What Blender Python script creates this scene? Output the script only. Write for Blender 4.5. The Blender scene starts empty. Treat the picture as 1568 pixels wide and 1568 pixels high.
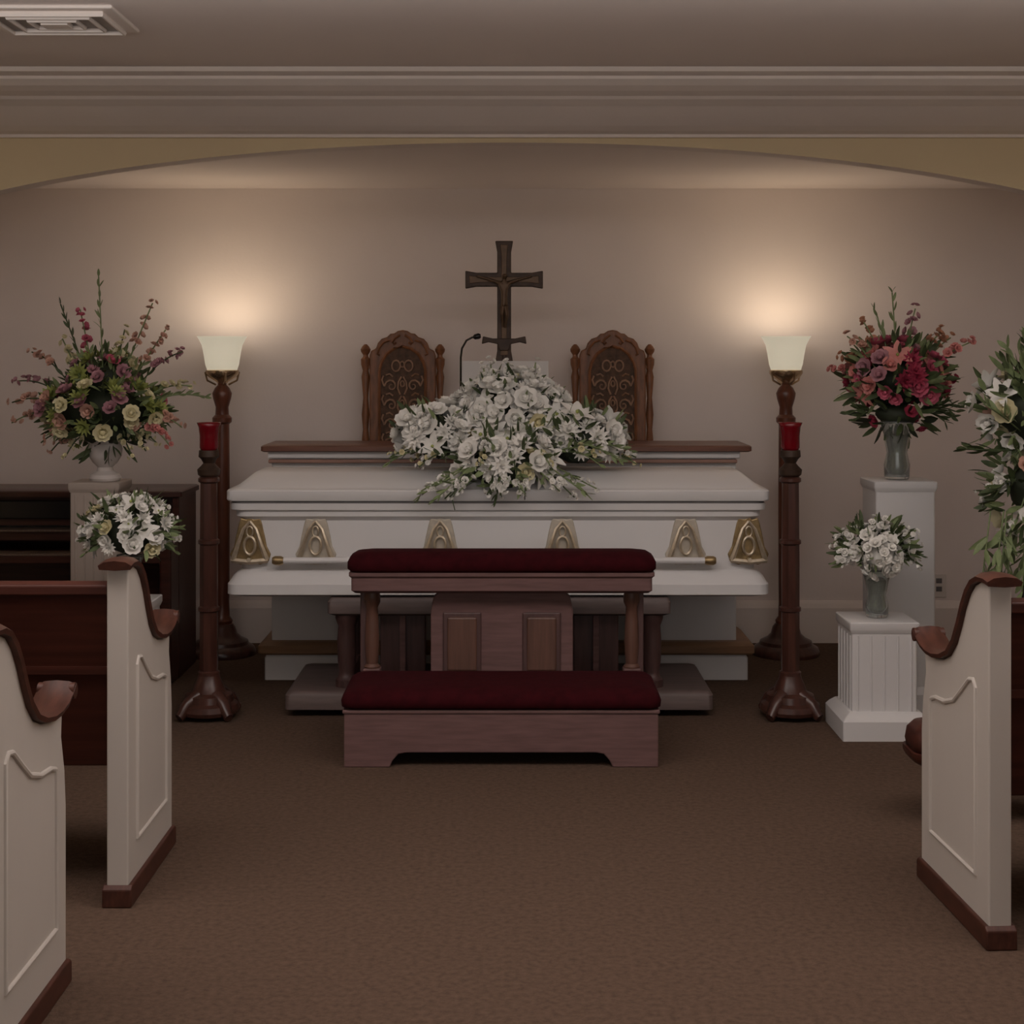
import bpy, bmesh, math, random
from mathutils import Vector, Matrix
R = random.Random(7)
scene = bpy.context.scene
scene.view_settings.view_transform = 'Standard'

# ------------------------------------------------------------ materials
def mat(name, col, rough=0.6, var=0.0, scale=8.0, metal=0.0, bump=0.0, stretch=(1,1,1), col2=None,
        emit=None, estr=0.0, trans=0.0, sheen=0.0, bscale=None, spec=None):
    m = bpy.data.materials.new(name); m.use_nodes = True
    nt = m.node_tree; b = nt.nodes['Principled BSDF']
    b.inputs['Roughness'].default_value = rough
    b.inputs['Metallic'].default_value = metal
    b.inputs['Base Color'].default_value = (*col, 1)
    if spec is not None: b.inputs['Specular IOR Level'].default_value = spec
    if trans: b.inputs['Transmission Weight'].default_value = trans
    if sheen:
        b.inputs['Sheen Weight'].default_value = sheen
        b.inputs['Sheen Tint'].default_value = (*[min(1, c*6) for c in col], 1)
    if emit:
        b.inputs['Emission Color'].default_value = (*emit, 1)
        b.inputs['Emission Strength'].default_value = estr
    if var or col2 or bump:
        tc = nt.nodes.new('ShaderNodeTexCoord'); mp = nt.nodes.new('ShaderNodeMapping')
        mp.inputs['Scale'].default_value = stretch
        nt.links.new(tc.outputs['Object'], mp.inputs['Vector'])
        n = nt.nodes.new('ShaderNodeTexNoise'); n.inputs['Scale'].default_value = scale
        n.inputs['Detail'].default_value = 5
        nt.links.new(mp.outputs['Vector'], n.inputs['Vector'])
        cr = nt.nodes.new('ShaderNodeValToRGB')
        c2 = col2 if col2 else tuple(c*(1-var) for c in col)
        cr.color_ramp.elements[0].position = 0.3; cr.color_ramp.elements[1].position = 0.7
        cr.color_ramp.elements[0].color = (*c2, 1); cr.color_ramp.elements[1].color = (*col, 1)
        nt.links.new(n.outputs['Fac'], cr.inputs['Fac'])
        nt.links.new(cr.outputs['Color'], b.inputs['Base Color'])
        if bump:
            n2 = n
            if bscale:
                n2 = nt.nodes.new('ShaderNodeTexNoise'); n2.inputs['Scale'].default_value = bscale
                nt.links.new(mp.outputs['Vector'], n2.inputs['Vector'])
            bp = nt.nodes.new('ShaderNodeBump'); bp.inputs['Strength'].default_value = bump
            bp.inputs['Distance'].default_value = 0.01
            nt.links.new(n2.outputs['Fac'], bp.inputs['Height'])
            nt.links.new(bp.outputs['Normal'], b.inputs['Normal'])
    return m

M = {}
M['wall']   = mat('plaster_white', (.87,.785,.745), .85, .04, 3, bump=.05, bscale=60)
M['yellow'] = mat('plaster_yellow', (.68,.56,.36), .85, .05, 3, bump=.05, bscale=60)
M['ceil']   = mat('ceiling_paint', (.90,.815,.78), .9, .03, 2, bump=.04, bscale=60)
M['trim']   = mat('trim_paint', (.88,.80,.75), .55, .04, 4)
M['carpet'] = mat('carpet_brown', (.130,.084,.060), .98, .36, 60, bump=.4, bscale=150, spec=.1)
M['white']  = mat('white_lacquer', (.70,.69,.69), .4, .03, 4)
M['casket'] = mat('casket_white_gloss', (.73,.72,.72), .38, .03, 5)
M['pewwhite'] = mat('pew_white_paint', (.58,.535,.49), .5, .05, 5, stretch=(1,1,.3))
M['pewwood']= mat('pew_mahogany', (.08,.023,.015), .45, .45, 6, stretch=(.4,3,8), spec=.3)
M['capwood']= mat('pew_cap_walnut', (.09,.032,.021), .45, .45, 12, stretch=(6,1,3), spec=.3)
M['dark']   = mat('organ_dark_wood', (.07,.022,.015), .3, .5, 8, stretch=(.4,4,6))
M['black']  = mat('black_gloss', (.012,.01,.01), .25, .3, 9)
M['ivory']  = mat('ivory_keys', (.16,.11,.08), .4, .1, 9)
M['mauve']  = mat('mauve_washed_wood', (.180,.100,.095), .55, .3, 9, stretch=(.8,4,8), spec=.3)
M['mauved'] = mat('mauve_wood_dark', (.10,.05,.046), .5, .35, 9, stretch=(6,6,.6))
M['bierw']  = mat('bier_grey_wood', (.15,.108,.10), .5, .3, 9, stretch=(.8,4,8))
M['panelw'] = mat('walnut_panel', (.14,.066,.046), .45, .35, 9, stretch=(8,8,.6))
M['velvet'] = mat('red_velvet', (.042,.0035,.006), .95, .35, 30, sheen=.05, spec=.12)
M['stand']  = mat('stand_walnut', (.17,.055,.03), .3, .5, 14, stretch=(3,3,.4))
M['standd'] = mat('stand_dark_wood', (.09,.035,.025), .28, .5, 14, stretch=(3,3,.4))
M['chair']  = mat('chair_oak', (.28,.11,.045), .42, .5, 18, stretch=(3,3,.7))
M['chaird'] = mat('chair_carving_backing', (.15,.08,.045), .7, .6, 40)
M['carve']  = mat('chair_carving', (.38,.21,.12), .5, .4, 30)
M['altwood']= mat('altar_wood_trim', (.20,.085,.055), .4, .35, 9, stretch=(.6,6,6))
M['rail']   = mat('altar_rail_rosewood', (.36,.20,.15), .4, .25, 9, stretch=(.6,6,6))
M['oakstrip']= mat('oak_strip', (.34,.19,.10), .45, .3, 9, stretch=(.6,6,6))
M['gold']   = mat('antique_gold', (.42,.30,.15), .38, .45, 40, metal=.7)
M['pale']   = mat('pale_gold', (.66,.56,.42), .35, .3, 40, metal=.55)
M['palep']  = mat('pale_cream_gold', (.58,.52,.43), .4, .2, 40, metal=.15)
M['brass']  = mat('brass_collar', (.75,.58,.38), .25, .2, 20, metal=.9)
M['bronze'] = mat('bronze_dark', (.070,.040,.026), .5, .5, 30, metal=.3)
M['corpus'] = mat('corpus_bronze', (.13,.08,.048), .45, .3, 30, metal=.5)
M['metal']  = mat('grey_metal', (.36,.33,.31), .45, .2, 20, metal=.3)
M['gasket'] = mat('gasket_grey', (.16,.15,.15), .5, .2, 20)
M['bowl']   = mat('lit_glass_bowl', (.7,.62,.5), .4, .1, 10, emit=(1,.90,.68), estr=.40)
M['redglass']= mat('red_glass', (.20,.003,.010), .2, .3, 12)
M['glass']  = mat('clear_glass', (.85,.9,.88), .05, trans=.9)
M['water']  = mat('vase_stems_water', (.16,.18,.12), .2, .6, 60, stretch=(4,4,.5))
M['stone']  = mat('urn_stone', (.64,.59,.56), .7, .1, 10, bump=.2)
M['pedcream']= mat('pedestal_cream', (.46,.39,.34), .6, .08, 6)
M['paper']  = mat('bible_paper', (.72,.71,.70), .8, .05, 10)
M['plastic']= mat('outlet_plastic', (.74,.68,.63), .5, .05, 10)
# plants
M['fwhite'] = mat('petal_white', (.92,.90,.85), .7, .06, 25)
M['fcream'] = mat('petal_cream', (.82,.75,.48), .7, .15, 25)
M['fpink']  = mat('petal_pink', (.66,.14,.22), .7, .3, 25)
M['fcoral'] = mat('petal_coral', (.80,.33,.30), .7, .25, 25)
M['fred']   = mat('petal_crimson', (.44,.04,.09), .7, .35, 25)
M['fmauve'] = mat('petal_mauve', (.52,.26,.30), .7, .25, 25)
M['fgreen'] = mat('petal_chartreuse', (.40,.45,.13), .7, .25, 25)
M['fpeach'] = mat('petal_peach', (.74,.44,.34), .7, .3, 25)
M['leaf']   = mat('leaf_green', (.085,.12,.045), .6, .5, 25)
M['leafl']  = mat('leaf_light_green', (.26,.33,.15), .6, .4, 25)
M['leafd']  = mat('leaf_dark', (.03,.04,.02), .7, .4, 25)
M['tip']    = mat('orange_bud', (.62,.30,.18), .7, .3, 25)

# ------------------------------------------------------------ helpers
def link(ob, parent=None):
    scene.collection.objects.link(ob)
    if parent: ob.parent = parent
    return ob
def group(name, loc=(0,0,0), rz=0):
    e = bpy.data.objects.new(name, None); e.location = loc; e.rotation_euler = (0,0,rz)
    e.empty_display_size = .1
    return link(e)
def finish(name, verts, faces, mats, parent=None, idx=None, smooth=False, bevel=0, seg=2, fixn=True):
    me = bpy.data.meshes.new(name); me.from_pydata([tuple(v) for v in verts], [], faces)
    if not isinstance(mats, (list, tuple)): mats = [mats]
    for m in mats: me.materials.append(m)
    if idx: me.polygons.foreach_set('material_index', idx)
    if fixn:
        bm = bmesh.new(); bm.from_mesh(me); bmesh.ops.recalc_face_normals(bm, faces=bm.faces); bm.to_mesh(me); bm.free()
    if smooth:
        me.polygons.foreach_set('use_smooth', [True]*len(me.polygons))
    me.update()
    ob = bpy.data.objects.new(name, me); link(ob, parent)
    if smooth == 'auto':
        try: me.set_sharp_from_angle(angle=math.radians(38))
        except Exception: pass
    if bevel:
        bv = ob.modifiers.new('b', 'BEVEL'); bv.width = bevel; bv.segments = seg; bv.limit_method = 'ANGLE'
        bv.angle_limit = math.radians(40)
    return ob
def box(name, x0,x1,y0,y1,z0,z1, m, parent=None, bevel=0):
    v = [(x,y,z) for x in (x0,x1) for y in (y0,y1) for z in (z0,z1)]
    f = [(0,1,3,2),(4,6,7,5),(0,4,5,1),(2,3,7,6),(0,2,6,4),(1,5,7,3)]
    return finish(name, v, f, m, parent, bevel=bevel)
def lathe(name, prof, m, parent=None, loc=(0,0), n=28, sharp=True, start=0):
    v=[]; f=[]
    for r,z in prof:
        for i in range(n):
            a = start+2*math.pi*i/n
            v.append((loc[0]+r*math.cos(a), loc[1]+r*math.sin(a), z))
    for k in range(len(prof)-1):
        for i in range(n):
            j=(i+1)%n
            f.append((k*n+i, k*n+j, (k+1)*n+j, (k+1)*n+i))
    f.append(tuple(range(n-1,-1,-1))); f.append(tuple((len(prof)-1)*n+i for i in range(n)))
    return finish(name, v, f, m, parent, smooth='auto' if sharp else True)
def loft(name, cx, cy, hx, hy, prof, m, parent=None, r=.02, seg=5, sharp=True):
    v=[]; f=[]; cnt=None
    for ix,iy,z in prof:
        X=max(hx-ix,.002); Y=max(hy-iy,.002); rr=min(r,X*.99,Y*.99); ring=[]
        for sx,sy,a0 in ((1,1,0),(-1,1,90),(-1,-1,180),(1,-1,270)):
            for k in range(seg+1):
                a=math.radians(a0+90*k/seg)
                ring.append((cx+sx*(X-rr)+rr*math.cos(a), cy+sy*(Y-rr)+rr*math.sin(a), z))
        cnt=len(ring); v+=ring
    for k in range(len(prof)-1):
        for i in range(cnt):
            j=(i+1)%cnt
            f.append((k*cnt+i,k*cnt+j,(k+1)*cnt+j,(k+1)*cnt+i))
    f.append(tuple(range(cnt-1,-1,-1))); f.append(tuple((len(prof)-1)*cnt+i for i in range(cnt)))
    return finish(name, v, f, m, parent, smooth='auto' if sharp else True)
def prism(name, pts, axis, a0, a1, m, parent=None, bevel=0):
    def P(p,a):
        return (a,p[0],p[1]) if axis=='x' else ((p[0],a,p[1]) if axis=='y' else (p[0],p[1],a))
    n=len(pts); v=[P(p,a0) for p in pts]+[P(p,a1) for p in pts]
    f=[tuple(range(n)), tuple(range(2*n-1,n-1,-1))]+[(i,(i+1)%n,n+(i+1)%n,n+i) for i in range(n)]
    return finish(name, v, f, m, parent, bevel=bevel)
def tube_data(pts, rad, n=8, closed=False):
    pts=[Vector(p) for p in pts]; v=[]; f=[]; N=len(pts)
    up=None
    for i,p in enumerate(pts):
        if closed: t=(pts[(i+1)%N]-pts[i-1]).normalized()
        else: t=(pts[min(i+1,N-1)]-pts[max(i-1,0)]).normalized()
        if up is None:
            up=Vector((0,0,1)) if abs(t.z)<.9 else Vector((1,0,0))
        s=t.cross(up)
        if s.length<1e-5: s=t.orthogonal()
        s.normalize(); up=s.cross(t).normalized()
        r=rad[i] if isinstance(rad,(list,tuple)) else rad
        for k in range(n):
            a=2*math.pi*k/n
            v.append(p+s*(r*math.cos(a))+up*(r*math.sin(a)))
    for i in range(N if closed else N-1):
        for k in range(n):
            j=(k+1)%n; i2=(i+1)%N
            f.append((i*n+k,i*n+j,i2*n+j,i2*n+k))
    if not closed:
        f.append(tuple(range(n-1,-1,-1))); f.append(tuple((N-1)*n+k for k in range(n)))
    return v,f
def tube(name, pts, rad, m, parent=None, n=8, closed=False):
    v,f=tube_data(pts,rad,n,closed)
    return finish(name, v, f, m, parent, smooth='auto')
def tubes(name, lst, m, parent=None, n=6):
    V=[];F=[]
    for pts,rad,closed in lst:
        v,f=tube_data(pts,rad,n,closed); o=len(V); V+=v; F+=[tuple(i+o for i in q) for q in f]
    return finish(name,V,F,m,parent,smooth='auto')
def circ(cx,cz,rx,rz,y,n=16,a0=0,a1=360):
    full = abs(a1-a0)>=360
    k = n if full else n+1
    return [(cx+rx*math.cos(math.radians(a0+(a1-a0)*i/n)), y, cz+rz*math.sin(math.radians(a0+(a1-a0)*i/n))) for i in range(k)]

# ------------------------------------------------------------ flowers
class FB:
    def __init__(s, mats): s.v=[]; s.f=[]; s.i=[]; s.names=mats; s.mats=[M[k] for k in mats]
    def mi(s,k):
        if k not in s.names: s.names.append(k); s.mats.append(M[k])
        return s.names.index(k)
    def petal(s,o,d,n,L,W,curl,k,pointed=False,cup=.15,N=3):
        side=d.cross(n).normalized(); b=len(s.v)
        for i in range(N+1):
            t=i/N
            w=W*(math.sin(math.pi*(.06+.9*t))**.8 if pointed else (.35+.65*math.sin(math.pi*min(1,t*.75+.05))) * (1 if t<.99 else .6))
            c=o+d*(L*t)+n*(curl*L*t*t)
            for j in (-1,0,1):
                s.v.append(c+side*(w*j*.5)+n*(cup*w*abs(j)))
        mi=s.mi(k)
        for i in range(N):
            for j in (0,1):
                a=b+i*3+j; s.f.append((a,a+1,a+4,a+3)); s.i.append(mi)
    def ball(s,c,r,k,squash=1):
        b=len(s.v); n=6; mi=s.mi(k)
        s.v.append(c+Vector((0,0,r*squash)))
        for ring in (.5,-.5):
            for i in range(n):
                a=2*math.pi*i/n
                s.v.append(c+Vector((r*.87*math.cos(a),r*.87*math.sin(a),r*ring*squash)))
        s.v.append(c-Vector((0,0,r*squash)))
        for i in range(n):
            j=(i+1)%n
            for q in ((b,b+1+i,b+1+j),(b+1+i,b+1+n+i,b+1+n+j,b+1+j),(b+1+n+i,b+1+2*n,b+1+n+j)):
                s.f.append(q); s.i.append(mi)
    def frame(s,n):
        n=n.normalized(); u=n.orthogonal().normalized(); return n,u,n.cross(u)
    def rose(s,c,n,r,k):
        n,u,w=s.frame(n); ph=R.random()*6
        for cnt,el,L in ((6,12,1.0),(5,42,.85),(4,68,.68)):
            e=math.radians(el)
            for q in range(cnt):
                a=ph+2*math.pi*q/cnt; rad=u*math.cos(a)+w*math.sin(a)
                d=rad*math.cos(e)+n*math.sin(e); nn=n*math.cos(e)-rad*math.sin(e)
                s.petal(c,d,nn,r*L,r*L*1.05,.25,k)
            ph+=.5
        s.ball(c+n*r*.45,r*.28,k)
    def lily(s,c,n,r,k,mid=None):
        n,u,w=s.frame(n); ph=R.random()*6
        for q in range(6):
            a=ph+2*math.pi*q/6; rad=u*math.cos(a)+w*math.sin(a); e=math.radians(38)
            d=rad*math.cos(e)+n*math.sin(e); nn=n*math.cos(e)-rad*math.sin(e)
            s.petal(c,d,nn,r*1.2,r*.62,-.35,k,True,.12,4)
        s.ball(c+n*r*.35,r*.13,mid or 'fgreen')
    def mum(s,c,n,r,k):
        n,u,w=s.frame(n)
        for cnt,el,L in ((11,5,1.),(9,35,.85),(7,62,.65)):
            e=math.radians(el); ph=R.random()*6
            for q in range(cnt):
                a=ph+2*math.pi*q/cnt; rad=u*math.cos(a)+w*math.sin(a)
                s.petal(c,rad*math.cos(e)+n*math.sin(e),n*math.cos(e)-rad*math.sin(e),r*L,r*.38,.2,k,True,.1,2)
    def leaf(s,c,d,L,W,k):
        d=d.normalized(); n=d.cross(Vector((R.uniform(-1,1),R.uniform(-1,1),R.uniform(-1,1))))
        if n.length<1e-3: n=d.orthogonal()
        n.normalize()
        s.petal(c,d,n,L,W,R.uniform(-.3,.3),k,True,.12,4)
    def stem(s,pts,r,k):
        v,f=tube_data(pts,r,5); b=len(s.v); s.v+=v; mi=s.mi(k)
        for q in f: s.f.append(tuple(i+b for i in q)); s.i.append(mi)
    def sprig(s,p0,p1,bend,kleaf,kbud,n=9,bs=.012,ls=.05,start=.45):
        p0=Vector(p0);p1=Vector(p1);bend=Vector(bend); pts=[]
        for i in range(n+1):
            t=i/n; pts.append(p0.lerp(p1,t)+bend*math.sin(math.pi*t)*(.6+.4*t))
        s.stem(pts,.003,kleaf)
        for i in range(2,n+1):
            t=i/n; d=(pts[i]-pts[i-1]).normalized()
            for q in range(2):
                off=Vector((R.uniform(-1,1),R.uniform(-1,1),R.uniform(-.3,1))).normalized()
                if kbud and t>=start: s.rose(pts[i]+off*bs*.8,off+d*.5,bs*(1.7-t),kbud)
                elif i<n*.55: s.leaf(pts[i],d+off*.8,ls,ls*.28,kleaf)
                else: s.leaf(pts[i],d+off*.6,ls*(1.3-t*.6),ls*.25,kleaf)
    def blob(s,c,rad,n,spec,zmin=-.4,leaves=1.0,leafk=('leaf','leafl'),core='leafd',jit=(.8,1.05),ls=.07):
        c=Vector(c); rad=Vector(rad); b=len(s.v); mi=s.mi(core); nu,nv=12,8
        for j in range(nv+1):
            for i in range(nu):
                th=math.pi*j/nv; ph=2*math.pi*i/nu; rr=.68*R.uniform(.85,1.05)
                s.v.append(c+Vector((rad.x*math.sin(th)*math.cos(ph),rad.y*math.sin(th)*math.sin(ph),rad.z*math.cos(th)))*rr)
        for j in range(nv):
            for i in range(nu):
                a=b+j*nu+i; a2=b+j*nu+(i+1)%nu; s.f.append((a,a2,a2+nu,a+nu)); s.i.append(mi)
        tot=sum(q[2] for q in spec); cnt=int(n*2/(1-zmin)*1)
        for i in range(cnt):
            z=1-(1-zmin)*(i+.5)/cnt; ph=i*2.399963+R.uniform(-.2,.2); q=math.sqrt(max(0,1-z*z))
            d=Vector((q*math.cos(ph),q*math.sin(ph),z)); k=R.uniform(*jit)
            p=c+Vector((d.x*rad.x,d.y*rad.y,d.z*rad.z))*k
            nrm=Vector((d.x/rad.x,d.y/rad.y,d.z/rad.z)).normalized()
            nrm=(nrm+Vector((R.uniform(-.35,.35),R.uniform(-.35,.35),R.uniform(-.2,.4)))).normalized()
            x=R.random()*tot
            for kind,m,w,sz in spec:
                x-=w
                if x<=0: break
            sz*=R.uniform(.8,1.2)
            getattr(s,kind)(p-nrm*sz*.3,nrm,sz,m)
        for i in range(int(cnt*2.2*leaves)):
            z=R.uniform(zmin-.15,1); ph=R.uniform(0,6.28); q=math.sqrt(max(0,1-z*z))
            d=Vector((q*math.cos(ph),q*math.sin(ph),z))
            p=c+Vector((d.x*rad.x,d.y*rad.y,d.z*rad.z))*R.uniform(.75,.92)
            s.leaf(p,d+Vector((R.uniform(-.5,.5),R.uniform(-.5,.5),R.uniform(-.3,.6))),ls*R.uniform(.7,1.4),ls*.32,R.choice(leafk))
    def make(s,name,parent):
        ob=finish(name,s.v,s.f,s.mats,parent,idx=s.i,smooth=True,fixn=False); return ob

# ------------------------------------------------------------ room shell
AY=5.86; BY=7.5; HW=2.75; SPR=1.6; TOP=2.215; CH=2.42; RX=3.5; RY=-2.5; AT=.10
box('floor',-RX,RX,RY,BY+.1,-.05,0,M['carpet'])
box('ceiling',-RX,RX,RY,AY,CH,CH+.08,M['ceil'])
box('ceiling_alcove',-RX,RX,AY+AT,BY,TOP+.003,TOP+.08,M['ceil'])
box('wall_back',-RX,RX,BY,BY+.1,0,CH+.08,M['wall'])
box('wall_left',-RX-.1,-RX,RY,BY+.1,0,CH+.08,M['yellow'])
box('wall_right',RX,RX+.1,RY,BY+.1,0,CH+.08,M['yellow'])
box('wall_rear',-RX,RX,RY-.1,RY,0,CH+.08,M['yellow'])
box('wall_alcove_left',-RX,-HW,AY+AT,BY,0,TOP+.003,M['wall'])
box('wall_alcove_right',HW,RX,AY+AT,BY,0,TOP+.003,M['wall'])
arc=[(HW*math.cos(math.radians(a)), SPR+(TOP-SPR)*math.sin(math.radians(a))) for a in [180-180*i/72 for i in range(73)]]
v=[];f=[]
def archface(y):
    b=len(v)
    for x,z in arc: v.extend([(x,y,z),(x,y,CH)])
    for i in range(len(arc)-1): f.append((b+2*i,b+2*i+1,b+2*i+3,b+2*i+2))
    c=len(v); v.extend([(-RX,y,0),(-HW,y,0),(-HW,y,SPR),(-HW,y,CH),(-RX,y,CH),(RX,y,0),(HW,y,0),(HW,y,SPR),(HW,y,CH),(RX,y,CH)])
    f.extend([(c,c+1,c+2,c+3,c+4),(c+5,c+9,c+8,c+7,c+6)])
archface(AY); archface(AY+AT)
finish('wall_arch',v,f,M['yellow'])
v=[(-HW,AY,0),(-HW,AY+AT,0)];f=[]
for x,z in arc: v+=[(x,AY,z),(x,AY+AT,z)]
v+=[(HW,AY,0),(HW,AY+AT,0)]
for i in range(len(v)//2-1): f.append((2*i,2*i+1,2*i+3,2*i+2))
finish('trim_arch_reveal',v,f,M['wall'],smooth='auto')
crown=[(5.86,2.232),(5.84,2.232),(5.835,2.243),(5.80,2.250),(5.76,2.264),(5.70,2.290),(5.64,2.318),(5.59,2.335),(5.575,2.345),(5.53,2.355),
       (5.49,2.368),(5.46,2.386),(5.455,2.396),(5.41,2.404),(5.40,2.419),(5.86,2.419)]
prism('trim_crown',crown,'x',-RX,RX,M['trim'])
prism('baseboard_back',[(BY,0),(BY-.018,0),(BY-.018,.17),(BY-.012,.19),(BY-.006,.205),(BY,.205)],'x',-HW,HW,M['trim'])
for n,sx in (('baseboard_alcove_left',-1),('baseboard_alcove_right',1)):
    box(n,min(sx*HW,sx*(HW-.018)),max(sx*HW,sx*(HW-.018)),AY+AT,BY-.018,0,.2,M['trim'])
    s2='baseboard_left' if sx<0 else 'baseboard_right'
    box(s2,min(sx*RX,sx*(RX-.018)),max(sx*RX,sx*(RX-.018)),RY,AY,0,.15,M['trim'])
# ceiling vent
g=group('ceiling_vent',(-1.37,4.62,CH))
prism('frame',[(-.21,-.17),(.21,-.17),(.21,.17),(-.21,.17)],'z',-.012,0,M['trim'],g,bevel=.006)
for k,(w,d) in enumerate(((.17,.13),(.12,.09),(.07,.05))):
    pts=[(-w,-d,-.02),(w,-d,-.02),(w,d,-.02),(-w,d,-.02)]
    tube('louver_%d'%k,pts,.009,M['trim'],g,6,True)
box('core',-.04,.04,-.03,.03,-.03,-.01,M['trim'],g)
box('recess',-.17,.17,-.13,.13,-.016,-.011,M['metal'],g)
# outlet
g=group('wall_outlet',(2.085,BY,.22))
box('plate',-.036,.036,-.006,0,-.0,.115,M['plastic'],g,bevel=.003)
for z in (.03,.07):
    box('socket_%d'%int(z*100),-.014,.014,-.009,-.005,z,z+.024,M['gasket'],g)

# ------------------------------------------------------------ altar
g=group('altar',(-.025,6.65,0))
box('body',-1.02,1.0,.02,.33,.16,.96,M['white'],g,bevel=.006)
loft('plinth',0,.17,1.045,.19,[(0,0,0),(0,0,.095),(.01,.01,.11)],M['white'],g,r=.01)
loft('wood_molding',0,.17,1.07,.21,[(.01,.01,.11),(0,0,.12),(0,0,.15),(.02,.02,.165)],M['oakstrip'],g,r=.01)
box('cornice',-1.035,1.015,.0,.34,.955,.985,M['white'],g,bevel=.006)
loft('wood_top',0,.165,1.06,.2,[(.01,.01,.985),(0,0,.99),(0,0,1.008),(.006,.006,1.013)],M['altwood'],g,r=.015)
box('wood_rail',-1.03,1.0,-.012,.02,.936,.952,M['rail'],g,bevel=.004)

# ------------------------------------------------------------ casket
g=group('casket',(-.055,6.3,0))
loft('body',0,0,1.065,.30,[(.03,.03,.456),(0,0,.466),(0,0,.505),(.008,.008,.515),(.02,.018,.535),(.035,.03,.55),(.05,.045,.56),(.05,.045,.752),
     (.042,.035,.762),(.03,.025,.77),(.03,.025,.79),(.012,.01,.797),(.01,.008,.822)],M['casket'],g,r=.05,seg=6)
loft('gasket',0,0,1.05,.288,[(0,0,.822),(0,0,.834)],M['gasket'],g,r=.045)
loft('lid',0,0,1.065,.30,[(.004,.004,.832),(0,0,.838),(0,0,.870),(.005,.005,.876),(.028,.03,.879),(.034,.038,.886),(.085,.165,.932),(.093,.18,.936),(.12,.27,.938)],M['casket'],g,r=.03,seg=6)
tube('lid_split',[(.105,y,z) for y,z in ((-.301,.838),(-.301,.870),(-.295,.877),(-.27,.880),(-.262,.887),(-.135,.933),(-.12,.937),(0,.939),(.12,.937))],.0028,M['gasket'],g,5)
def lug(cx,dark=False,y=-.262):
    pl=[(-.075,.0),(-.085,.03),(-.068,.06),(-.06,.10),(-.048,.15),(-.04,.172),(-.015,.166),(0,.178),(.015,.166),(.04,.172),(.048,.15),(.06,.10),(.068,.06),(.085,.03),(.075,.0),(.04,-.012),(0,0),(-.04,-.012)]
    prism('plate',[(cx+a*.95,.59+b) for a,b in pl],'y',y,y+.012,M['palep'] if not dark else M['gold'],g,bevel=.004)
    yy=y-.008
    L=[([(cx-.065,yy,.60),(cx-.045,yy-.008,.66),(cx-.025,yy-.005,.72),(cx,yy,.75)],[.012,.009,.007,.006],False),
       ([(cx+.065,yy,.60),(cx+.045,yy-.008,.66),(cx+.025,yy-.005,.72),(cx,yy,.75)],[.012,.009,.007,.006],False),
       (circ(cx,.655,.022,.035,yy-.004),.006,True),(circ(cx,.71,.012,.02,yy-.004),.004,True),
       ([(cx-.07,yy,.597),(cx,yy-.015,.592),(cx+.07,yy,.597)],.011,False),
       ([(cx,yy,.60),(cx,yy-.03,.602)],.009,False)]
    tubes('scroll',L,M['pale'],g)
for c in (-.717,-.227,.253,.738): lug(c)
for c in (-.975,.985):
    lug(c,True)
tube('handle_bar',[(-.86,-.30,.60),(.83,-.30,.60)],.013,M['casket'],g,12)
for c in (-.86,.83):
    tube('bar_tip',[(c-.022,-.30,.60),(c-.012,-.30,.60),(c+.012,-.30,.60),(c+.022,-.30,.60)],[.013,.018,.018,.013],M['gold'],g,12)

# ------------------------------------------------------------ casket bier
g=group('casket_bier',(-.05,6.0,0))
loft('platform',0,.22,.83,.28,[(0,0,.03),(0,0,.085),(.01,.01,.098),(.02,.02,.102)],M['bierw'],g,r=.02)
for x in (-.62,.62):
    for y in (.02,.42): lathe('caster_%d_%d'%(x*10,y*10),[(.025,0),(.03,.01),(.03,.025),(.02,.03)],M['black'],g,(x,y),14)
loft('top_cap',0,.22,.67,.24,[(.02,.02,.385),(0,0,.395),(0,0,.44),(.01,.01,.4555)],M['bierw'],g,r=.015)
for x in (-.60,.60):
    for y in (.04,.40):
        lathe('column',[(.045,.10),(.045,.13),(.034,.14),(.03,.16),(.036,.2),(.038,.28),(.034,.34),(.042,.36),(.045,.37),(.045,.386)],M['mauved'],g,(x,y),20)
for x in (-.38,.38):
    box('slat',x-.09,x+.09,.05,.08,.10,.386,M['mauved'],g,bevel=.006)
    box('slat_rib',x-.012,x+.012,.035,.05,.10,.386,M['mauve'],g,bevel=.003)
box('side_rail_l',-.62,-.58,.05,.40,.11,.16,M['mauve'],g); box('side_rail_r',.58,.62,.05,.40,.11,.16,M['mauve'],g)

# ------------------------------------------------------------ kneeler
g=group('prayer_kneeler',(-.037,5.22,0))
hw=.535
base=[(-hw,0),(-hw,.185),(hw,.185),(hw,0),(hw-.155,0),(hw-.165,.022),(hw-.185,.045),(hw-.21,.05),(-hw+.21,.05),(-hw+.185,.045),(-hw+.165,.022),(-hw+.155,0)]
prism('base_front',base,'y',0,.03,M['mauve'],g,bevel=.004)
for s in (-1,1):
    box('base_side',min(s*hw,s*(hw-.03)),max(s*hw,s*(hw-.03)),.03,.44,0,.185,M['mauve'],g,bevel=.004)
box('base_back',-hw+.03,hw-.03,.41,.44,.06,.185,M['mauve'],g)
box('base_deck',-hw-.005,hw+.005,-.005,.45,.183,.196,M['mauve'],g,bevel=.004)
loft('knee_cushion',0,.18,hw+.012,.195,[(.02,.02,.195),(.002,.002,.205),(0,0,.225),(.006,.006,.242),(.025,.025,.257),(.06,.06,.264),(.12,.1,.267)],M['velvet'],g,r=.04,seg=6,sharp=False)
UY=.40
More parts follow.
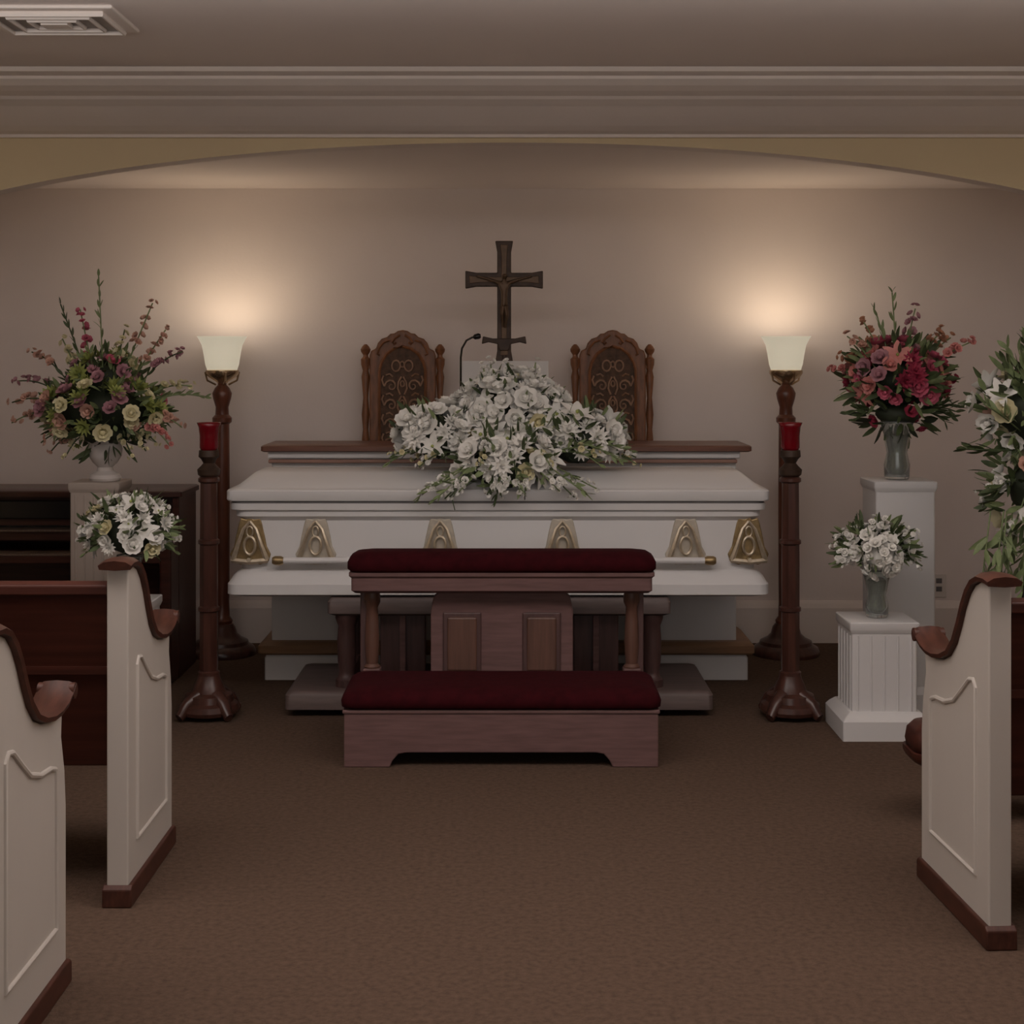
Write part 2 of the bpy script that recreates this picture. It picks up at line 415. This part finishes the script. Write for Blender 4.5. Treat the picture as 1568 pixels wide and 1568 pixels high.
for s in (-1,1):
    x=s*.475
    box('post_foot',x-.032,x+.032,UY-.03,UY+.03,.19,.26,M['mauve'],g,bevel=.004)
    lathe('post',[(.028,.25),(.03,.265),(.022,.275),(.024,.30),(.027,.36),(.024,.43),(.021,.48),(.03,.5),(.03,.52),(.026,.55)],M['panelw'],g,(x,UY),20)
    box('side_leg',s*.505-.014,s*.505+.014,UY+.0,UY+.05,.18,.55,M['mauved'],g,bevel=.004)
loft('top_board',0,UY-.02,.55,.09,[(.02,.02,.545),(.008,.008,.555),(.008,.008,.60),(0,0,.608),(0,0,.62)],M['mauve'],g,r=.012)
loft('arm_cushion',0,UY-.02,.558,.095,[(.012,.012,.62),(0,0,.632),(0,0,.655),(.01,.01,.675),(.03,.03,.688),(.06,.055,.693)],M['velvet'],g,r=.045,seg=6,sharp=False)
pan=[(-.285,.20),(-.26,.24),(-.26,.47),(-.25,.52),(-.225,.545),(.225,.545),(.25,.52),(.26,.47),(.26,.24),(.285,.20)]
prism('center_panel',pan,'y',UY-.02,UY+.02,M['mauve'],g,bevel=.005)
for x0 in (-.215,.075):
    box('panel_frame',x0,x0+.14,UY-.028,UY-.018,.235,.465,M['mauved'],g,bevel=.005)
    box('panel_field',x0+.016,x0+.124,UY-.034,UY-.02,.252,.448,M['panelw'],g,bevel=.006)

# ------------------------------------------------------------ torchieres
def torchiere(x):
    g=group('torchiere_lamp',(x,7.2,0))
    lathe('base',[(.155,0),(.158,.015),(.15,.035),(.125,.05),(.12,.065),(.09,.08),(.07,.10),(.062,.13),(.05,.145)],M['standd'],g)
    lathe('pole',[(.045,.14),(.05,.16),(.036,.18),(.034,.24),(.036,.7),(.034,1.08),(.045,1.09),(.046,1.11),(.032,1.125),(.03,1.16),(.042,1.20),(.046,1.225),(.034,1.25),(.02,1.265),(.022,1.275)],M['stand'],g,n=24)
    lathe('collar',[(.022,1.272),(.03,1.28),(.065,1.30),(.078,1.318),(.078,1.332),(.07,1.335)],M['brass'],g)
    o=[(.068,1.33),(.078,1.36),(.086,1.41),(.094,1.45),(.110,1.482),(.118,1.492)]
    i=[(.114,1.492),(.106,1.484),(.09,1.452),(.082,1.41),(.074,1.362),(.05,1.338)]
    lathe('glass_bowl',o+i,M['bowl'],g,n=32,sharp=False)
    for k in range(4):
        a=k*math.pi/2+.4
        tube('strut_%d'%k,[(.03*math.cos(a),.03*math.sin(a),1.265),(.07*math.cos(a),.07*math.sin(a),1.285),(.08*math.cos(a),.08*math.sin(a),1.325)],.005,M['brass'],g,6)
    ld=bpy.data.lights.new('torchiere_bulb','POINT'); ld.energy=3.3; ld.color=(1,.82,.62); ld.shadow_soft_size=.08
    lo=bpy.data.objects.new('bulb',ld); lo.location=(0,-.0,1.49); link(lo,g)
torchiere(-1.36); torchiere(1.285)

# ------------------------------------------------------------ candle stands
def candle(x):
    g=group('candle_stand',(x,5.95,0))
    for k in range(4):
        a=math.pi/4+k*math.pi/2; c,s=math.cos(a),math.sin(a)
        tube('foot_%d'%k,[(.05*c,.05*s,.09),(.10*c,.10*s,.06),(.125*c,.125*s,.025),(.135*c,.135*s,.018)],[.03,.026,.02,.018],M['standd'],g,10)
    lathe('base',[(.112,.02),(.118,.035),(.112,.055),(.095,.065),(.09,.09),(.065,.10),(.055,.13),(.045,.15),(.04,.17)],M['standd'],g)
    lathe('pole',[(.034,.165),(.036,.20),(.036,.60),(.033,.93),(.033,.935)],M['standd'],g,n=8,start=math.pi/8)
    for z in (.17,.42,.68,.92):
        lathe('ring_%d'%int(z*100),[(.034,z-.012),(.042,z-.006),(.042,z+.006),(.034,z+.012)],M['standd'],g,n=16)
    lathe('capital',[(.03,.93),(.042,.94),(.045,.96),(.03,.975),(.022,.985),(.03,1.0),(.04,1.01),(.038,1.035)],M['bronze'],g)
    o=[(.03,1.033),(.036,1.045),(.036,1.09),(.040,1.125),(.047,1.142)]
    i=[(.043,1.142),(.036,1.125),(.032,1.09),(.030,1.05)]
    lathe('red_votive_glass',o+i,M['redglass'],g,n=28,sharp=False)
    lathe('candle',[(.02,1.05),(.022,1.055),(.022,1.10),(.016,1.103)],M['fred'],g,n=16)
candle(-1.175); candle(1.079)

# ------------------------------------------------------------ clergy chairs
def chair(x):
    g=group('clergy_chair',(x,7.32,0))
    half=[(0,1.524),(.022,1.520),(.04,1.508),(.058,1.506),(.075,1.490),(.10,1.482),(.118,1.462),(.128,1.435),(.15,1.425),(.158,1.40),(.158,.44)]
    out=half+[(-a,b) for a,b in reversed(half[1:])]
    prism('back_frame',out,'y',0,.035,M['chair'],g,bevel=.006)
    ih=[(0,1.445),(.04,1.435),(.075,1.41),(.10,1.37),(.11,1.33),(.11,.62)]
    inn=ih+[(-a,b) for a,b in reversed(ih[1:])]
    prism('back_panel',inn,'y',-.006,.01,M['chaird'],g)
    tube('panel_bead',[(a,-.008,b) for a,b in inn],.008,M['chair'],g,6,True)
    L=[]
    for r in range(5):
        z=.98+.092*r
        for s in (-1,1):
            if z<1.33:
                L.append(([(s*(.052+.034*math.exp(-.12*k)*math.cos(.62*k)),-.012,z+.038*math.exp(-.12*k)*math.sin(.62*k)) for k in range(15)],[.0065-.00025*k for k in range(15)],False))
                L.append(([(s*.010,-.012,z-.04),(s*.022,-.013,z-.01),(s*.018,-.012,z+.02),(s*.004,-.012,z+.045)],.0055,False))
                L.append(([(s*.086,-.012,z+.0),(s*.098,-.012,z+.03),(s*.09,-.012,z+.05)],.005,False))
                L.append(([(s*.045,-.012,z+.046),(s*.06,-.013,z+.058),(s*.078,-.012,z+.052)],.005,False))
            else:
                L.append((circ(s*.03,z+.005,.02,.026,-.012,12),.005,True))
        L.append((circ(0,z+.012,.010,.014,-.013,8),.0045,True))
    tubes('carved_tracery',L,M['carve'],g,5)
    cr=[]
    for s in (-1,1):
        cr+= [([(s*.012,-.006,1.50),(s*.035,-.010,1.485),(s*.05,-.01,1.465),(s*.04,-.008,1.455),(s*.03,-.008,1.465)],.006,False),
              ([(s*.06,-.006,1.475),(s*.09,-.01,1.465),(s*.11,-.01,1.44),(s*.12,-.01,1.41),(s*.108,-.008,1.405)],.006,False)]
    tubes('crest_carving',cr,M['chair'],g,6)
    for s in (-1,1):
        px=s*.178
        lathe('post',[(.02,0),(.022,.4),(.022,.95),(.012,.97),(.018,1.0),(.013,1.05),(.019,1.12),(.012,1.2),(.02,1.3),(.014,1.33),(.022,1.36),(.023,1.385),(.013,1.395),
              (.012,1.405),(.022,1.42),(.024,1.432),(.016,1.446),(.006,1.456)],M['chair'],g,(px,.018),18)
        box('stile_link',min(s*.15,s*.17),max(s*.15,s*.17),.008,.028,1.34,1.37,M['chair'],g)
        lathe('front_leg',[(.02,0),(.026,.05),(.018,.1),(.024,.25),(.02,.38),(.024,.43)],M['chair'],g,(px,-.30),16)
    box('seat_frame',-.2,.2,-.33,.03,.40,.45,M['chair'],g,bevel=.008)
    loft('seat_cushion',0,-.15,.18,.15,[(.01,.01,.45),(0,0,.47),(.01,.01,.49),(.05,.05,.505)],M['velvet'],g,r=.03,sharp=False)
chair(-.522); chair(.480)

# ------------------------------------------------------------ crucifix on altar
g=group('standing_crucifix',(-.035,6.84,1.013))
def cross_poly(h0,h1,arm,zc,w,fl):
    return [(-w-fl,h1),(w+fl,h1),(w,h1-.05),(w,zc+w),(arm-.05,zc+w),(arm,zc+w+fl),(arm,zc-w-fl),(arm-.05,zc-w),(w,zc-w),(w,h0+.05),(w+fl,h0),(-w-fl,h0),(-w,h0+.05),(-w,zc-w),
            (-arm+.05,zc-w),(-arm,zc-w-fl),(-arm,zc+w+fl),(-arm+.05,zc+w),(-w,zc+w),(-w,h1-.05)]
prism('cross_wood',cross_poly(.36,.90,.173,.727,.031,.009),'y',0,.03,M['bronze'],g,bevel=.004)
prism('cross_inlay',cross_poly(.39,.882,.155,.727,.012,.006),'y',-.004,.004,M['corpus'],g,bevel=.002)
prism('lower_bar',[(-.095,.475),(-.10,.44),(-.07,.448),(-.03,.44),(-.02,.41),(.02,.41),(.03,.44),(.07,.448),(.10,.44),(.095,.475),(.05,.465),(-.05,.465)],'y',-.012,.02,M['bronze'],g,bevel=.004)
lathe('stem',[(.02,.05),(.016,.08),(.014,.2),(.022,.22),(.014,.25),(.018,.36),(.018,.40)],M['bronze'],g,(0,.015),16)
lathe('foot',[(.085,0),(.085,.015),(.06,.03),(.03,.045),(.02,.06)],M['bronze'],g,(0,.015))
jt={'pel':(0,-.02,.625),'ch':(0,-.026,.70),'nk':(0,-.026,.727),'hd':(.006,-.034,.752),'ls':(-.03,-.022,.715),'le':(-.075,-.016,.73),'lh':(-.125,-.012,.742),
    'rs':(.03,-.022,.715),'re':(.075,-.016,.73),'rh':(.125,-.012,.742),'lk':(-.01,-.036,.575),'lf':(-.002,-.018,.515),'rk':(.012,-.036,.573),'rf':(.004,-.02,.512)}
rd={'pel':.014,'ch':.017,'nk':.008,'hd':.014,'ls':.009,'le':.0065,'lh':.005,'rs':.009,'re':.0065,'rh':.005,'lk':.0095,'lf':.006,'rk':.0095,'rf':.006}
ks=list(jt); ed=[('pel','ch'),('ch','nk'),('nk','hd'),('ch','ls'),('ls','le'),('le','lh'),('ch','rs'),('rs','re'),('re','rh'),('pel','lk'),('lk','lf'),('pel','rk'),('rk','rf')]
me=bpy.data.meshes.new('corpus'); me.from_pydata([jt[k] for k in ks],[(ks.index(a),ks.index(b)) for a,b in ed],[])
me.materials.append(M['corpus'])
ob=bpy.data.objects.new('corpus_figure',me); link(ob,g); ob.modifiers.new('s','SKIN')
for i,k in enumerate(ks): me.skin_vertices[0].data[i].radius=(rd[k],rd[k])
me.skin_vertices[0].data[0].use_root=True
ss=ob.modifiers.new('u','SUBSURF'); ss.levels=1; ss.render_levels=2

# open bible on stand
g=group('open_bible_on_stand',(-.03,6.72,1.013))
prism('stand',[(-.05,0),(.05,0),(.05,.02),(.012,.03),(.012,.19),(-.012,.19),(-.012,.03),(-.05,.02)],'y',.0,.03,M['altwood'],g)
def bk(s):
    v=[];f=[];n=8
    for i in range(n+1):
        t=i/n; x=s*.19*t; b=.028*math.sin(math.pi*min(1,t*1.25)**.6) if t<.8 else 0.0
        for zz in (0,1):
            v.append((x, -.03+.07*zz-b, .19+.175*zz)); v.append((x, -.01+.07*zz, .18+.175*zz))
    for i in range(n):
        a=4*i; c=a+4
        f+=[(a,c,c+2,a+2),(a+1,a+3,c+3,c+1),(a,a+1,c+1,c),(a+2,c+2,c+3,a+3)]
    f+=[(0,2,3,1),(4*n,4*n+1,4*n+3,4*n+2)]
    finish('pages',v,f,M['paper'],g,smooth='auto')
bk(-1); bk(1)
# microphone
g=group('gooseneck_microphone',(-.225,6.74,1.013))
lathe('base',[(.04,0),(.042,.01),(.02,.02),(.008,.03)],M['black'],g)
tube('gooseneck',[(0,0,.02),(0,0,.2),(0,0,.38),(.005,0,.42),(.025,0,.455),(.05,-.01,.468),(.06,-.012,.469)],.0045,M['black'],g)
tube('capsule',[(.055,-.012,.469),(.062,-.012,.470),(.08,-.014,.474),(.088,-.014,.475)],[.006,.012,.013,.008],M['black'],g,12)

# ------------------------------------------------------------ casket spray
g=group('casket_flower_spray',(-.01,6.25,.945))
F=FB(['fwhite'])
sp=[('rose','fwhite',5,.050),('lily','fwhite',1.6,.058),('mum','fwhite',2.5,.048),('rose','fcream',.3,.035)]
F.blob((0,.02,.10),(.40,.19,.14),78,sp,-.1,.6,ls=.06)
F.blob((0,.02,.20),(.24,.15,.19),50,sp,-.1,.5,ls=.06)
F.blob((-.02,-.19,.02),(.20,.12,.14),38,sp,-.4,.8,ls=.06)
F.blob((-.29,-.05,.13),(.18,.13,.13),28,sp,-.4,.6,ls=.06)
F.blob((.28,-.05,.11),(.19,.13,.13),28,sp,-.4,.9,ls=.06)
for i in range(38):
    a=R.uniform(0,2*math.pi); c,s_=math.cos(a),math.sin(a)
    p0=(.28*c,.12*s_-.03,.07); p1=(.49*c+R.uniform(-.03,.04),.27*s_-.05,R.uniform(.01,.09))
    F.sprig(p0,p1,(0,0,.03),R.choice(['leaf','leafl','leafl']),R.choice(['fwhite','fcream',None]),6,.015,.055,.6)
for i in range(20):
    x=R.uniform(-.28,.28); F.sprig((x*.7,-.25,.02),(x*1.3,-.33,-.05-R.random()*.05),(0,-.03,0),R.choice(['leaf','leafl','leafl']),R.choice(['fwhite',None]),6,.014,.05)
for i in range(6):
    x=R.uniform(-.09,.09); F.sprig((x,.02,.30),(x*1.2,.0,.38+R.random()*.06),(0,0,0),'leafl','fwhite',5,.018,.04,.3)
F.stem([(-.14,-.30,.0),(-.2,-.33,-.04),(-.22,-.335,-.10),(-.21,-.335,-.14)],.002,'leaf')
F.make('flowers_and_foliage',g)

# ------------------------------------------------------------ pedestals
def pedestal(name,x,y,h,w,bw,m,fl=True):
    g=group(name,(x,y,0))
    b=bw/2
    loft('base',0,0,b,b,[(0,0,0),(0,0,.07),(.012,.012,.085),(.03,.03,.10)],m,g,r=.006)
    loft('shaft',0,0,w/2-.008,w/2-.008,[(0,0,.09),(0,0,h-.04)],m,g,r=.008)
    if fl:
        n=5
        for k in range(n):
            xx=-w/2+.03+(w-.06)*k/(n-1)
            tube('flute_%d'%k,[(xx,-w/2+.008,.10),(xx,-w/2+.008,h-.05)],.004,m,g,8)
            for s in (-1,1): tube('side_flute_%d_%d'%(k,s),[(s*(w/2-.008),xx,.10),(s*(w/2-.008),xx,h-.05)],.004,m,g,8)
    loft('cap',0,0,w/2,w/2,[(.006,.006,h-.04),(.002,.002,h-.03),(0,0,h-.025),(0,0,h-.003),(.003,.003,h)],m,g,r=.006)
    return g
pedestal('flower_pedestal',1.362,5.73,.425,.255,.32,M['white'])
pedestal('flower_pedestal',1.55,6.16,.905,.25,.29,M['white'],False)
pedestal('flower_pedestal',-1.42,5.70,.50,.20,.20,M['white'])
pedestal('flower_pedestal',-1.69,6.30,.888,.21,.25,M['pedcream'])

# ------------------------------------------------------------ vases of flowers
def glassvase(g,h,r):
    lathe('glass_vase',[(r*.7,0),(r*.75,.008),(r*.78,h*.25),(r*.62,h*.45),(r*.8,h*.75),(r,h*.97),(r*.97,h),(r*.93,h*.97),(r*.72,h*.75),(r*.55,h*.45),(r*.7,h*.25),(r*.66,.012)],M['glass'],g,n=28,sharp=False)
    lathe('stems_and_water',[(r*.5,.015),(r*.64,h*.2),(r*.5,h*.45),(r*.66,h*.74),(r*.6,h*.76)],M['water'],g,n=18,sharp=False)
g=group('pink_flower_vase',(1.545,6.16,.906)); glassvase(g,.235,.066)
F=FB(['fpink'])
F.blob((0,0,.40),(.20,.17,.16),54,[('lily','fcoral',1.4,.048),('rose','fpink',2,.040),('rose','fcoral',2,.040),('mum','fred',1.2,.042),('rose','fmauve',1,.036)],-.5,1.0)
F.blob((0,0,.26),(.14,.12,.07),6,[('rose','fred',1,.03)],-.9,6,leafk=('leaf','leafd'))
for a,l,k in ((-70,.32,'fcoral'),(-45,.36,'fpeach'),(-28,.36,'tip'),(-15,.38,None),(-3,.44,None),(12,.38,'fmauve'),(35,.34,'tip'),(56,.42,'fcoral'),(-58,.32,'tip'),(78,.30,'fred'),(46,.36,'tip')):
    A=math.radians(a); F.sprig((.1*math.sin(A),-.02,.36+.08*math.cos(A)),(l*math.sin(A)*.85,R.uniform(-.1,.05),.33+l*math.cos(A)*.95),(0,0,.02),'leafl',k,7,.019,.05)
for a in (-110,-125,105,118,130,95):
    A=math.radians(a); F.sprig((.08*math.sin(A),-.03,.27),(.22*math.sin(A),-.08,.30+.10*math.cos(A)),(0,0,.02),'leaf',None,5,.01,.055)
F.make('flowers_and_foliage',g)
g=group('white_flower_vase',(1.362,5.73,.426)); glassvase(g,.18,.055)
F=FB(['fwhite'])
F.blob((0,-.05,.235),(.08,.07,.08),40,[('rose','fwhite',1,.024)],-.9,.0,core='fwhite')
F.blob((0,.02,.25),(.14,.11,.10),20,[('rose','fwhite',3,.034),('rose','fcream',.6,.025)],-.4,1.7,ls=.055)
for i in range(16):
    A=math.radians(-110+220*i/15); F.sprig((.06*math.sin(A),0,.24),(.165*math.sin(A),R.uniform(-.08,.08),.24+.125*math.cos(A)),(0,0,.01),R.choice(['leaf','leafl']),R.choice(['fwhite','fwhite',None]),5,.016,.04)
F.make('flowers_and_foliage',g)
g=group('white_flower_vase',(-1.42,5.70,.501)); glassvase(g,.16,.05)
F=FB(['fwhite'])
F.blob((0,0,.25),(.16,.13,.13),40,[('rose','fwhite',4,.036),('lily','fwhite',1,.042),('mum','fwhite',1.5,.035),('rose','fcream',.6,.03)],-.5,1.2,ls=.055)
for i in range(14):
    A=math.radians(-120+240*i/13); F.sprig((.08*math.sin(A),-.02,.23),(.18*math.sin(A),R.uniform(-.08,.08),.24+.14*math.cos(A)),(0,0,.01),R.choice(['leaf','leafl']),R.choice(['fwhite','fwhite',None]),5,.015,.04)
F.make('flowers_and_foliage',g)
g=group('urn_flower_arrangement',(-1.67,6.30,.889))
lathe('urn',[(.06,0),(.065,.01),(.06,.025),(.035,.04),(.03,.055),(.05,.075),(.065,.10),(.07,.13),(.064,.15),(.075,.165),(.078,.178),(.068,.18)],M['stone'],g)
F=FB(['fcream'])
F.blob((0,-.02,.29),(.27,.19,.15),64,[('rose','fcream',4,.038),('mum','fgreen',3,.052),('rose','fmauve',2,.036),('rose','fpink',.7,.028),('rose','fpeach',1.4,.034),('rose','leaf',.4,.04)],-.6,1.1,ls=.055)
F.blob((.0,-.0,.40),(.15,.13,.14),18,[('rose','fmauve',1.2,.034),('mum','fgreen',1,.042),('rose','fcream',1.6,.034),('rose','fpink',.5,.03)],-.1,1.1,ls=.055)
F.blob((0,0,.19),(.17,.14,.07),5,[('mum','fgreen',1,.03)],-.9,7,leafk=('leaf','leafd'))
sp=[(-82,.37,'fpeach'),(-68,.37,'fmauve'),(-50,.40,'fpeach'),(-30,.36,'fcream'),(-20,.48,None),(-12,.44,'fpink'),(1,.56,None),(14,.36,'fcream'),(24,.50,'fpeach'),(38,.44,'fpeach'),(52,.42,'fmauve'),
    (72,.38,'fcream'),(80,.41,None),(-95,.38,'fpeach'),(98,.34,'fpeach'),(112,.32,'fcoral')]
for a,l,k in sp:
    A=math.radians(a); F.sprig((.12*math.sin(A),-.03,.27+.1*math.cos(A)),(l*math.sin(A),R.uniform(-.14,.04),.27+l*math.cos(A)),(0,0,.04 if abs(a)>40 else 0),R.choice(['leafl','leafl','leaf']),k,11,.017,.045,.5)
for a in (-120,-135,120,135,150,-150):
    A=math.radians(a); F.sprig((.1*math.sin(A),-.04,.2),(.27*math.sin(A),-.1,.24+.16*math.cos(A)),(0,0,.03),'leaf',R.choice(['fcream','fpeach']),6,.014,.05)
F.make('flowers_and_foliage',g)
def spray(x,y,kx=1.3):
    g=group('standing_flower_spray',(x,y,0))
    for a in (-40,220,90):
        A=math.radians(a); tube('easel_leg_%d'%a,[(.22*math.cos(A),.22*math.sin(A),0),(.02*math.cos(A),.02*math.sin(A)+.05,1.2)],.008,M['black'],g)
    F=FB(['fwhite'])
    spc=[('lily','fwhite',1.6,.05),('rose','fcream',1.4,.042),('rose','fwhite',2,.042),('rose','fpeach',.8,.035)]
    F.blob((0,0,1.20),(.21*kx,.14,.20),34,spc,-.8,2.0,leafk=('leafl','leaf'))
    F.blob((-.0,-.02,.92),(.18*kx,.12,.20),26,spc,-.9,2.2,leafk=('leafl','leafl','leaf'))
    for i in range(34):
        A=math.radians(R.uniform(-180,180)); r=R.uniform(.18,.25)*kx
        F.sprig((.12*math.sin(A),-.05,1.05+.18*math.cos(A)),(r*math.sin(A),R.uniform(-.12,.0),1.04+.44*math.cos(A)),(0,-.03,0),R.choice(['leafl','leafl','leaf']),R.choice([None,None,'fwhite']),6,.014,.075)
    for i in range(18):
        xx=R.uniform(-.18,.18)*kx; F.sprig((xx,-.08,.84),(xx*1.2,-.1,.5+R.random()*.16),(0,0,0),'leafl',None,7,.01,.08)
    F.make('flowers_and_foliage',g)
spray(1.955,5.62); spray(-2.23,5.58)

# ------------------------------------------------------------ organ (left)
g=group('upright_organ',(-1.93,6.66,0))
hx=.485
for s in (-1,1):
    box('side_panel',min(s*hx,s*(hx-.03)),max(s*hx,s*(hx-.03)),.0,.36,0,.79,M['dark'],g,bevel=.005)
    box('cheek',min(s*hx,s*(hx-.05)),max(s*hx,s*(hx-.05)),-.16,.0,.0,.60,M['dark'],g,bevel=.01)
loft('top_lid',0,.17,hx+.015,.19,[(0,0,.79),(0,0,.80),(0,0,.81),(.008,.008,.815)],M['dark'],g,r=.01)
box('back_panel',-hx+.03,hx-.03,.34,.36,.05,.79,M['dark'],g)
box('upper_panel',-hx+.03,hx-.03,.05,.08,.66,.79,M['dark'],g)
box('music_desk',-hx+.06,hx-.06,.02,.04,.69,.77,M['black'],g,bevel=.004)
box('upper_manual_block',-hx+.03,hx-.03,.0,.30,.60,.64,M['dark'],g)
box('lower_manual_block',-hx+.03,hx-.03,-.14,.34,.52,.55,M['dark'],g)
box('stop_rail',-hx+.03,hx-.03,.06,.07,.64,.66,M['black'],g)
for zz,yy in ((.64,-.02),(.55,-.13)):
    for k in range(36):
        xx=-.42+k*.0235; box('key_%d_%d'%(k,int(zz*100)),xx,xx+.0225,yy,yy+.10,zz,zz+.008,M['ivory'],g)
box('knee_panel',-hx+.03,hx-.03,.10,.12,.05,.52,M['dark'],g)
for zz in (.12,.30): box('knee_rail',-hx+.03,hx-.03,.085,.10,zz,zz+.04,M['dark'],g,bevel=.004)

# ------------------------------------------------------------ pews
capc=[(-.03,.868),(0,.872),(.05,.87),(.09,.856),(.125,.828),(.155,.79),(.185,.74),(.22,.69),(.265,.652),(.32,.632),(.38,.622),(.43,.622),(.475,.63),(.51,.645),(.53,.66)]
def pew(x,y,sx,rz,L=1.9,D=.5):
    g=group('church_pew',(x,y,0),rz)
    t=.055
    def endp(off,tag):
        a0,a1=sorted((off,off+sx*t))
        body=[(0,.05)]+[(max(0,p),q-.010) for p,q in capc[1:-2]]+[(.47,.605),(.465,.56),(.49,.48),(.5,.40),(.5,.05)]
        prism('end_panel_'+tag,body,'x',a0,a1,M['pewwhite'],g,bevel=.004)
        prism('end_foot_'+tag,[(-.012,0),(.512,0),(.512,.047),(.5,.055),(0,.055),(-.012,.047)],'x',a0-.01,a1+.01,M['capwood'],g,bevel=.004)
        w0,w1=a0-.012,a1+.012; v=[];f=[]
        n=len(capc)
        for i,(p,q) in enumerate(capc):
            pa=capc[max(0,i-1)]; pb=capc[min(n-1,i+1)]; d=Vector((pb[0]-pa[0],pb[1]-pa[1])).normalized(); nn=Vector((-d.y,d.x)); th=.013
            xm=(w0+w1)/2
            for (ux,uz) in ((w0,-.6),(w0-.003,.2),(w0+.012,.9),(xm,1.15),(w1-.012,.9),(w1+.003,.2),(w1,-.6),(xm,-.8)):
                v.append((ux,p+nn.x*th*uz,q+nn.y*th*uz))
        for i in range(n-1):
            for k in range(8): f.append((i*8+k,i*8+(k+1)%8,(i+1)*8+(k+1)%8,(i+1)*8+k))
        f+=[tuple(range(8)),tuple(range((n-1)*8,n*8))]
        finish('end_cap_'+tag,v,f,M['capwood'],g,smooth='auto')
        tube('scroll_front_'+tag,[(w0-.002,.525,.648),(w1+.002,.525,.648)],.018,M['capwood'],g,14)
        # raised panel: gently arched top following the arm
        ml=[(.085,.15),(.085,.60),(.10,.615),(.13,.61),(.18,.575),(.24,.535),(.31,.515),(.38,.51),(.415,.50),(.42,.48),(.42,.15)]
        for fx,s in ((a0,-1),(a1,1)):
            tube('moulding_%s_%d'%(tag,s),[(fx,p,q) for p,q in ml],.0065,M['pewwhite'],g,8,True)
    endp(0,'aisle'); endp(sx*(L-t),'wall')
    a,b=sorted((sx*t,sx*(L-t)))
    prism('back',[(.02,.80),(.045,.805),(.13,.33),(.105,.33)],'x',a,b,M['pewwood'],g,bevel=.004)
    prism('back_rail',[(.005,.79),(.005,.815),(.03,.825),(.06,.815),(.06,.79)],'x',a,b,M['pewwood'],g,bevel=.004)
    prism('back_mid_rail',[(.05,.58),(.05,.60),(.075,.60),(.075,.58)],'x',a,b,M['pewwood'],g)
    prism('seat',[(.10,.40),(.10,.435),(.46,.45),(.475,.435),(.475,.41)],'x',a,b,M['pewwood'],g,bevel=.004)
    prism('seat_cushion',[(.12,.436),(.13,.47),(.44,.485),(.465,.47),(.465,.45)],'x',a,b,M['velvet'],g,bevel=.008)
    box('seat_apron',a,b,.40,.42,.30,.41,M['pewwood'],g)
pew(-.975,3.90,-1,0); pew(-.995,2.925,-1,0)
pew(1.125,3.62,1,math.radians(3)); pew(1.15,2.60,1,math.radians(3))
# low padded kneeling bench in front of the right front pew
g=group('pew_kneeling_bench',(1.19,4.62,0))
for x in (.12,.80,1.5):
    prism('leg',[(-.07,0),(.07,0),(.05,.19),(-.05,.19)],'x',x-.015,x+.015,M['pewwood'],g,bevel=.003)
loft('board',.82,0,.82,.10,[(.03,.03,.175),(.008,.008,.19),(0,0,.205),(0,0,.22)],M['pewwood'],g,r=.05)
loft('pad',.82,0,.815,.095,[(.004,.004,.22),(0,0,.24),(.005,.005,.275),(.02,.02,.295),(.05,.05,.302)],M['pewwood'],g,r=.05,sharp=False)

# ------------------------------------------------------------ lights
def area(name,loc,rot,sx,sy,e,col):
    ld=bpy.data.lights.new(name,'AREA'); ld.shape='RECTANGLE'; ld.size=sx; ld.size_y=sy; ld.energy=e; ld.color=col
    o=bpy.data.objects.new(name,ld); o.location=loc; o.rotation_euler=rot; link(o)
area('ceiling_light_main',(0,3.72,2.38),(0,0,0),3.6,.8,11,(1,.96,.93))
area('ceiling_fill_light',(0,3.2,2.14),(math.radians(180),0,0),5.6,1.0,68,(1,.95,.92))  # added fill above the view, facing up to brighten the ceiling; no fixture
area('rear_fill_light',(0,-2.3,1.5),(math.radians(90),0,0),5.0,1.6,30,(1,.97,.96))  # added soft fill behind the camera; the rear wall has no window
w=bpy.data.worlds.new('world'); w.use_nodes=True; scene.world=w
w.node_tree.nodes['Background'].inputs['Color'].default_value=(.9,.9,1,1); w.node_tree.nodes['Background'].inputs['Strength'].default_value=.1

# ------------------------------------------------------------ camera
cd=bpy.data.cameras.new('camera'); cd.sensor_width=36; cd.lens=53.95; cd.shift_y=-.1524
co=bpy.data.objects.new('camera',cd); co.location=(0,0,1.4); co.rotation_euler=(math.radians(90),0,0); link(co)
scene.camera=co
